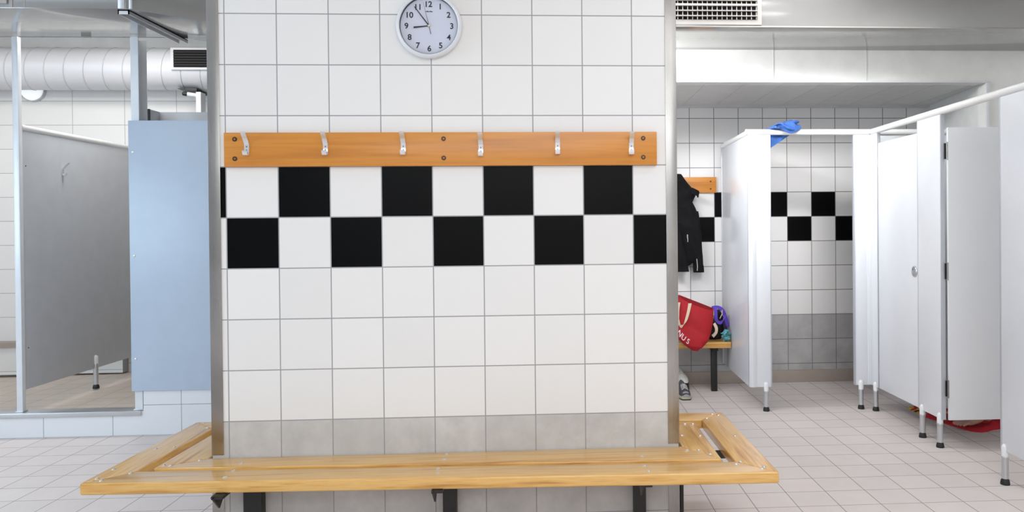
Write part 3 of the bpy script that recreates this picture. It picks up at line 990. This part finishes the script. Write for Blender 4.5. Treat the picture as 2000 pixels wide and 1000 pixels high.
pts = [(2.316, 0.690), (2.302, 0.645), (2.287, 0.600), (2.272, 0.560), (2.255, 0.532), (2.238, 0.522), (2.222, 0.530)]
mb = MB(); mb.ribbon([on_bag(x, z, 0.005 + 0.012 * math.sin(PI * i / 6)) for i, (x, z) in enumerate(pts)],
                     [V(0.013, 0, 0.0), V(0.0125, 0, 0.003), V(0.012, 0, 0.004), V(0.011, 0, 0.006), V(0.006, 0, 0.009), V(0.0, 0, 0.011), V(-0.006, 0, 0.011)], 0.003); mb.build('strap', M_web, bag, 60)
mb = MB(); mb.ribbon([V(2.222, 2.752, 0.530), V(2.210, 2.750, 0.58), V(2.214, 2.76, 0.65), V(2.226, 2.785, 0.70)], V(0.012, 0, 0.0), 0.003); mb.build('strap', M_web, bag, 60)
mb = MB(); mb.ribbon([V(2.500, 2.80, 0.535), V(2.515, 2.79, 0.50), V(2.512, 2.79, 0.465), V(2.488, 2.80, 0.435)], [V(0.008, 0, 0.006), V(0.011, 0, 0.004), V(0.010, 0, -0.004), V(0.008, 0, -0.010)], 0.003); mb.build('strap', M_web, bag, 60)
for ch, x, z, an, sz in (('N', 2.226, 0.470, -48, 0.058), ('U', 2.252, 0.440, -40, 0.058), ('S', 2.285, 0.412, -30, 0.056)):
    b = text_bm(ch, sz, 0.0006, 0.0004)
    bmesh.ops.subdivide_edges(b, edges=b.edges[:], cuts=1)
    b.transform(Matrix.Rotation(math.radians(an), 4, 'Z'))
    for v in b.verts:
        lift = 0.0025 + v.co.z
        v.co = on_bag(x + v.co.x * 0.8, z + v.co.y, lift)
    mb = MB(); mb._add(b); mb.build('printed_letter', M_print, bag, 20)

bk = thing('drawstring_bag', 'black drawstring bag with purple straps between red bag and panel', 'bag', (2.55, 2.93, 0.391))
mb = MB(); mb.loft(blob_loft([(0.393, 2.475, 2.59, 2.99, 0.05), (0.43, 2.47, 2.615, 2.99, 0.06), (0.49, 2.505, 2.618, 2.98, 0.06), (0.55, 2.535, 2.61, 2.97, 0.05), (0.60, 2.545, 2.59, 2.95, 0.035), (0.625, 2.55, 2.575, 2.95, 0.015)], 28, 0.02, 14, 4)); mb.build('bag_body', M_blackbag, bk, 70)
mb = MB(); mb.ribbon([(2.50, 2.885, 0.645), (2.53, 2.865, 0.652), (2.56, 2.86, 0.645), (2.585, 2.865, 0.62), (2.60, 2.87, 0.585), (2.612, 2.87, 0.545), (2.622, 2.88, 0.50)], [V(0, 0, 0.012), V(0, 0, 0.013), V(0.008, 0, 0.011), V(0.012, 0, 0.006), V(0.013, 0, 0.002), V(0.014, 0, 0.0), V(0.013, 0, 0)], 0.006); mb.build('purple_strap', M_purple, bk, 60)
mb = MB(); mb.ribbon([(2.522, 2.862, 0.645), (2.525, 2.855, 0.60), (2.527, 2.855, 0.56), (2.545, 2.855, 0.535), (2.57, 2.855, 0.535), (2.592, 2.86, 0.56), (2.60, 2.865, 0.59)], [V(0.013, 0, 0), V(0.013, 0, 0), V(0.012, 0, 0.003), V(0.005, 0, 0.011), V(0, 0, 0.012), V(0.01, 0, 0.006), V(0.012, 0, 0)], 0.006); mb.build('purple_strap', M_purple, bk, 60)
mb = MB(); mb.sweep([(2.575, 2.85, 0.632), (2.573, 2.848, 0.60), (2.556, 2.85, 0.565)], 0.0035, 8); mb.build('cord', M_web, bk)
mb = MB(); mb.loft(blob_loft([(0.43, 2.585, 2.625, 2.96, 0.04), (0.47, 2.60, 2.627, 2.95, 0.05), (0.53, 2.592, 2.626, 2.95, 0.04), (0.56, 2.60, 2.62, 2.95, 0.02)], 20, 0.01, 20, 4)); mb.build('side_pocket', M_mesh, bk, 70)

rings = []
for i in range(15):
    t = i / 14
    r = 0.036 * math.sin(PI * (0.12 + 0.80 * t)) ** 0.7
    ring = []
    for q in range(30):
        a = 2 * PI * q / 30
        p = V(2.598 + r * math.cos(a) * 0.85, 2.825 + r * 0.5 * math.sin(a), 0.394 + 0.088 * t)
        f = 1 + 1.5 * nz(p, 62, 2)
        ring.append(V(2.594 + (p.x - 2.594) * f, 2.835 + (p.y - 2.835) * f, p.z + 0.007 * nz(p, 60, 8)))
    rings.append(ring)
for r in rings:
    for p in r:
        p.z = max(p.z, 0.3925)
        p.x = min(p.x, 2.63)
mb = MB(); mb.loft(rings); tag(mb.build('crumpled_cloth', M_teal, None, 80), 'crumpled teal cloth on the back bench end', 'cloth')

# ------------------------------------------------------------------ shoes under the back bench


def shoe(name, label, cx, y0, length, wid, mats, group=None, sh=0.026):
    """toe towards -y"""
    up_m, sole_m, acc_m = mats
    o = thing(name, label, 'shoe', (cx, y0 + length / 2, 0), group)
    def W(t):   # half width along the shoe, 0 toe .. 1 heel
        return wid / 2 * (0.55 + 0.45 * math.sin(PI * min(1, (t * 1.6 + 0.12)) * 0.5) if t < 0.5 else 0.98 - 0.28 * (t - 0.5) * 2 * (0.4 + 0.6 * t)) * (1 if 0.03 < t < 0.97 else 0.8)
    rs = []
    for i in range(17):
        t = i / 16
        w_ = W(t); y = y0 + length * t
        h = sh + 0.006 * t
        rs.append([V(cx - w_, y, 0.004), V(cx - w_ * 1.03, y, h * 0.5), V(cx - w_, y, h), V(cx, y, h + 0.002), V(cx + w_, y, h), V(cx + w_ * 1.03, y, h * 0.5), V(cx + w_, y, 0.004), V(cx, y, 0.003)])
    MB().loft(rs).build('sole', sole_m, o, 60)
    rs2 = [[V(cx + (p.x - cx) * 1.02, p.y, (0.0 if p.z < 0.01 else 0.008)) for p in r] for r in rs]
    MB().loft(rs2).build('outsole', M_rub, o, 60)
    rs = []
    for i in range(17):
        t = i / 16
        w_ = W(t) * 0.97; y = y0 + 0.004 + (length - 0.008) * t
        z0 = sh - 0.002 + 0.006 * t
        hh = 0.026 + 0.038 * min(1, max(0, (t - 0.06) / 0.42)) ** 0.8 + (0.012 if t > 0.85 else 0) - (0.012 if 0.62 < t < 0.8 else 0)
        ring = []
        for q in range(16):
            a = PI * q / 15
            ring.append(V(cx + w_ * math.cos(a) * (1 - 0.28 * math.sin(a) * min(1, t * 2)), y, z0 + hh * math.sin(a) ** 0.8))
        rs.append(ring)
    MB().loft(rs).build('upper', up_m, o, 60)
    mb = MB()
    mb.loft([[V(cx + 0.020 * k, y0 + length * t, sh + 0.038 * min(1, max(0, (t - 0.06) / 0.42)) ** 0.8 + 0.025 + 0.008 * (1 - abs(k))) for k in (-1, -0.5, 0, 0.5, 1)] +
             [V(cx + 0.020 * k, y0 + length * t, sh + 0.038 * min(1, max(0, (t - 0.06) / 0.42)) ** 0.8 + 0.010) for k in (1, 0, -1)] for t in (0.30, 0.4, 0.5, 0.58, 0.62)])
    mb.build('tongue', acc_m, o, 60)
    mb = MB()
    for k in range(4):
        t = 0.27 + 0.07 * k
        z = sh + 0.038 * min(1, max(0, (t - 0.06) / 0.42)) ** 0.8 + 0.030
        mb.sweep([(cx - 0.024, y0 + length * t, z - 0.012), (cx, y0 + length * t - 0.004, z + 0.002), (cx + 0.024, y0 + length * t, z - 0.012)], 0.0028, 6)
    mb.build('lace', M_swhite, o, 60)
    mb = MB()
    mb.loft([[V(cx + W(0.02 + tt) * 0.9 * math.cos(PI * q / 12), y0 - 0.001 + length * tt, 0.022 + (0.018 + 0.16 * tt) * math.sin(PI * q / 12)) for q in range(13)] for tt in (0.0, 0.04, 0.09, 0.13)], closed=True)
    mb.build('toe_cap', acc_m, o, 60)
    return o


shoe('sneaker', 'worn grey sneaker with cream sole on floor beside the pillar', 2.243, 2.57, 0.25, 0.10, (M_sgrey, M_sole, M_ssilver))
shoe('sneaker', 'black and white shoe behind the grey sneaker', 2.272, 2.885, 0.24, 0.125, (M_swhite, M_black, M_swhite), None, 0.062)

# ------------------------------------------------------------------ blue towel on the cubicle rail
bt = thing('towel', 'rumpled blue towel thrown over the white cubicle rail', 'towel', (2.88, FYc, 1.945))
rings = []
N = 44
prof = [(2.770, 0.004, 0.010), (2.785, 0.018, 0.020), (2.81, 0.030, 0.030), (2.84, 0.044, 0.036), (2.87, 0.050, 0.040), (2.90, 0.056, 0.043), (2.93, 0.062, 0.045), (2.955, 0.056, 0.044), (2.972, 0.042, 0.036), (2.982, 0.026, 0.024), (2.986, 0.010, 0.010)]
fr = []
for i in range(len(prof) - 1):
    for k in range(4):
        t = k / 4
        fr.append([prof[i][j] * (1 - t) + prof[i + 1][j] * t for j in range(3)])
fr.append(prof[-1])
for x, h, hd in fr:
    u = (x - 2.77) / 0.216
    droop = 0.034 * max(0, math.sin(PI * min(1, max(0, (u - 0.28) / 0.72)))) ** 1.2   # front lip over the rail
    ring = []
    for q in range(N):
        a = 2 * PI * q / N
        c, s_ = math.cos(a), math.sin(a)
        y = FYc + c * (hd + 0.004)
        z = 1.946 + (h * 0.82 * s_ if s_ > 0 else 0)
        if c < -0.35 and s_ < 0.25:
            z -= droop * min(1, (-c - 0.35) * 2)
            y -= 0.006 * min(1, (-c - 0.35) * 2)
        p = V(x, y, z)
        fold = 0.016 * math.sin(38 * (x - 2.77) + 70 * (z - 1.94) + 2.5 * nz(p, 20)) + 0.012 * nz(p, 30, 4)
        y += fold * (0.9 if s_ > -0.3 else 0.3) * math.copysign(1, c)
        z += 0.5 * fold if s_ > 0.2 else 0
        # keep clear of the rail tube
        dy, dz = y - FYc, z - 1.925
        r = math.hypot(dy, dz)
        if r < 0.0225:
            y, z = FYc + dy / r * 0.0225, 1.925 + dz / r * 0.0225
        ring.append(V(x, y, z))
    rings.append(ring)
mb = MB(); mb.loft(rings)
up_r = []
for i in range(25):
    t = i / 24
    x = 2.80 + 0.182 * t
    r = 0.021 * math.sin(PI * min(1, 0.06 + 0.92 * t)) ** 0.6 * (0.35 + 0.75 * t)
    ring = []
    for q in range(24):
        a = 2 * PI * q / 24
        p = V(x, FYc - 0.006 + 1.5 * r * math.cos(a), 1.968 + 0.030 * t ** 0.7 + r * math.sin(a))
        f = 0.006 * nz(p, 45, 6)
        ring.append(V(p.x, p.y + f, p.z + f - (0.03 * max(0, t - 0.85))))
    up_r.append(ring)
mb.loft(up_r)
lo_r = []
for i in range(25):
    t = i / 24
    x = 2.835 + 0.13 * t
    r = 0.012 * math.sin(PI * min(1, 0.05 + 0.92 * t)) ** 0.6
    c = V(x, FYc - 0.040 - 0.012 * math.sin(PI * t), 1.985 - 0.048 * math.sin(PI * 0.62 * t) + 0.004 * t)
    lo_r.append([c + V(0, 0.8 * r * math.cos(2 * PI * q / 20), r * math.sin(2 * PI * q / 20) + 0.003 * nz(c, 60, 2)) for q in range(20)])
mb.loft(lo_r)
mb.build('towel_bundle', M_blue, bt, 70)
# corner hanging down behind the rail
rows_ = []
for i in range(13):
    v = i / 12
    front, back = [], []
    for k in range(13):
        u = k / 12
        x = 2.764 + u * 0.184
        zb = min(1.925, 1.898 + (x - 2.909) * 0.66)
        z = 1.958 * (1 - v) + zb * v
        y = FYc + 0.028 + 0.006 * math.sin(60 * x + 3 * v) + 0.004 * v
        front.append(V(x, y - 0.004, z))
        back.append(V(x, y + 0.004, z))
    rows_.append(front + back[::-1])
mb = MB(); mb.loft(rows_); mb.build('hanging_corner', M_blue, bt, 70)

# ------------------------------------------------------------------ red towel on the floor
outl = [(3.728, 2.177), (3.720, 2.10), (3.721, 2.03), (3.729, 1.90), (3.755, 1.80), (3.782, 1.69), (3.81, 1.60), (3.838, 1.535), (3.885, 1.505), (3.94, 1.525), (3.99, 1.557), (4.05, 1.575), (4.14, 1.60), (4.24, 1.70), (4.22, 1.90), (4.18, 2.04), (4.05, 2.08), (3.9, 2.16), (3.80, 2.21)]
ctr = V(3.95, 1.86, 0)
dense = []
for i in range(len(outl)):
    a, b = V(*outl[i], 0), V(*outl[(i + 1) % len(outl)], 0)
    for k in range(6):
        dense.append(a.lerp(b, k / 6))
rings = []
K = 22
for i in range(K + 1):
    t = i / K
    ring = []
    for p in dense:
        q = ctr + (p - ctr) * t
        ed = min(1, (1 - t) * 9)
        edge_lump = 0.022 * math.exp(-((q.x - 3.96) / 0.07) ** 2 - ((q.y - 1.54) / 0.06) ** 2) + 0.02 * math.exp(-((q.x - 4.03) / 0.04) ** 2 - ((q.y - 1.60) / 0.05) ** 2)
        z = 0.004 + ed ** 0.6 * (0.012 + 0.012 * nz(q, 7, 1) + 0.011 * nz(q, 19, 2) + 0.006 * nz(q, 40, 3) + edge_lump)
        ring.append(V(q.x, q.y, max(0.003, z)))
    rings.append(ring)
low = [V(p.x, p.y, 0.0005) for p in rings[-1]]
mb = MB()
mb.loft([[V(ctr.x + 0.001 * math.cos(2 * PI * k / len(dense)), ctr.y + 0.001 * math.sin(2 * PI * k / len(dense)), 0.012) for k in range(len(dense))]] + rings[1:] + [low])
rt_ = mb.build('towel', M_towel, None, 80)
tag(rt_, 'red and yellow towel spread on the floor under the cubicle doors', 'towel')

# ------------------------------------------------------------------ person behind the doors


def skin_body(name, verts, edges, radii, root, mat, sub=2):
    me = bpy.data.meshes.new(name)
    me.from_pydata([Vector(v) for v in verts], edges, [])
    o = bpy.data.objects.new(name, me)
    COL.objects.link(o)
    md = o.modifiers.new('skin', 'SKIN')
    md.use_smooth_shade = True
    if not me.skin_vertices:
        me.attributes.new('skin', 'FLOAT', 'POINT') if False else None
    lay = me.skin_vertices[0].data if len(me.skin_vertices) else None
    for i, r in enumerate(radii):
        lay[i].radius = (r, r) if not hasattr(r, '__len__') else r
        lay[i].use_root = (i == root)
    sm = o.modifiers.new('sub', 'SUBSURF')
    sm.levels = sub
    sm.render_levels = sub
    me.materials.append(mat)
    return o


PX, PY, GZ = 3.99, 1.72, 0.020
vs, es, rs = [], [], []


def bone(p, r, par=None):
    vs.append(p); rs.append(r)
    if par is not None:
        es.append((par, len(vs) - 1))
    return len(vs) - 1


pel = bone((PX, PY, 0.88), (0.13, 0.10))
wai = bone((PX, PY, 1.02), (0.115, 0.09), pel)
che = bone((PX, PY, 1.22), (0.14, 0.10), wai)
neck0 = bone((PX, PY, 1.37), (0.07, 0.06), che)
neck1 = bone((PX - 0.01, PY, 1.43), 0.05, neck0)
head0 = bone((PX - 0.02, PY, 1.50), (0.075, 0.085), neck1)
head1 = bone((PX - 0.02, PY, 1.58), (0.078, 0.09), head0)
bone((PX - 0.015, PY, 1.64), (0.06, 0.065), head1)
bone((PX - 0.105, PY, 1.52), 0.013, head0)
for sgn, fx, fy, sx_ in ((-1, 3.895, 1.575, 0.0), (1, 3.97, 1.83, 0.05)):
    sh = bone((PX, PY + sgn * 0.15, 1.33), 0.055, che)
    el = bone((PX + 0.02, PY + sgn * 0.19, 1.08), 0.042, sh)
    wr = bone((PX - 0.05, PY + sgn * 0.17, 0.86), 0.027, el)
    pm = bone((PX - 0.065, PY + sgn * 0.165, 0.80), (0.034, 0.020), wr)
    for f in range(4):
        k1 = bone((PX - 0.075 - 0.006 * f + 0.014, PY + sgn * (0.185 - 0.016 * f), 0.745), 0.009, pm)
        bone((PX - 0.078 - 0.006 * f + 0.02, PY + sgn * (0.178 - 0.014 * f), 0.705 + 0.006 * abs(f - 1)), 0.0075, k1)
    th = bone((PX - 0.10, PY + sgn * 0.145, 0.79), 0.011, pm)
    bone((PX - 0.115, PY + sgn * 0.14, 0.755), 0.009, th)
    hp = bone((PX + 0.005, PY + sgn * 0.085, 0.80), 0.092, pel)
    kn = bone(((PX + fx) / 2 + 0.035, (PY + sgn * 0.09 + fy) / 2, 0.46), 0.056, hp)
    ca = bone((fx + 0.075, fy + 0.02, 0.31), 0.052, kn)
    an = bone((fx + 0.07, fy + 0.02, GZ + 0.085), 0.034, ca)
    hl = bone((fx + 0.098, fy + 0.028, GZ + 0.030), 0.028, an)
    md_ = bone((fx + 0.0, fy + 0.0, GZ + 0.042), (0.034, 0.026), an)
    bl = bone((fx - 0.055, fy - 0.014 * sgn, GZ + 0.025), (0.038, 0.017), md_)
    for k, (tx, ty, tr) in enumerate(((-0.128, -0.052, 0.0125), (-0.130, -0.029, 0.0095), (-0.125, -0.011, 0.009), (-0.115, 0.006, 0.0085), (-0.102, 0.021, 0.008))):
        m1 = bone((fx + tx * 0.72, fy + sgn * (ty * 0.92 + 0.002), GZ + 0.022), tr * 0.95, bl)
        bone((fx + tx, fy + sgn * ty, GZ + 0.011), tr, m1)
pr = skin_body('person', vs, es, rs, pel, M_skin)
tag(pr, 'person behind the open door, only bare toes showing on the red towel', 'person')
mb = MB(); mb.loft(blob_loft([(0.86, PX - 0.15, PX + 0.15, PY, 0.22), (0.98, PX - 0.135, PX + 0.135, PY, 0.17), (1.1, PX - 0.14, PX + 0.14, PY, 0.17), (1.25, PX - 0.15, PX + 0.15, PY, 0.20), (1.36, PX - 0.10, PX + 0.10, PY, 0.19), (1.39, PX - 0.07, PX + 0.07, PY, 0.10)], 28, 0.01, 8, 1))
mb.build('shirt', M_cloth, pr, 70)
for sgn in (-1, 1):
    mb = MB(); mb.loft(blob_loft([(0.50, PX - 0.085, PX + 0.115, PY + sgn * 0.095, 0.085), (0.70, PX - 0.105, PX + 0.125, PY + sgn * 0.09, 0.10), (0.90, PX - 0.13, PX + 0.13, PY + sgn * 0.08, 0.11)], 24, 0.01, 8, 2))
    mb.build('trouser_leg', M_cloth, pr, 70)
mb = MB(); mb.lathe([(0.094, 1.545), (0.099, 1.58), (0.092, 1.63), (0.068, 1.675), (0.03, 1.70), (0.001, 1.705)], (PX + 0.012, PY, 0), 'z', 28); mb.build('hair', M_hair, pr, 70)
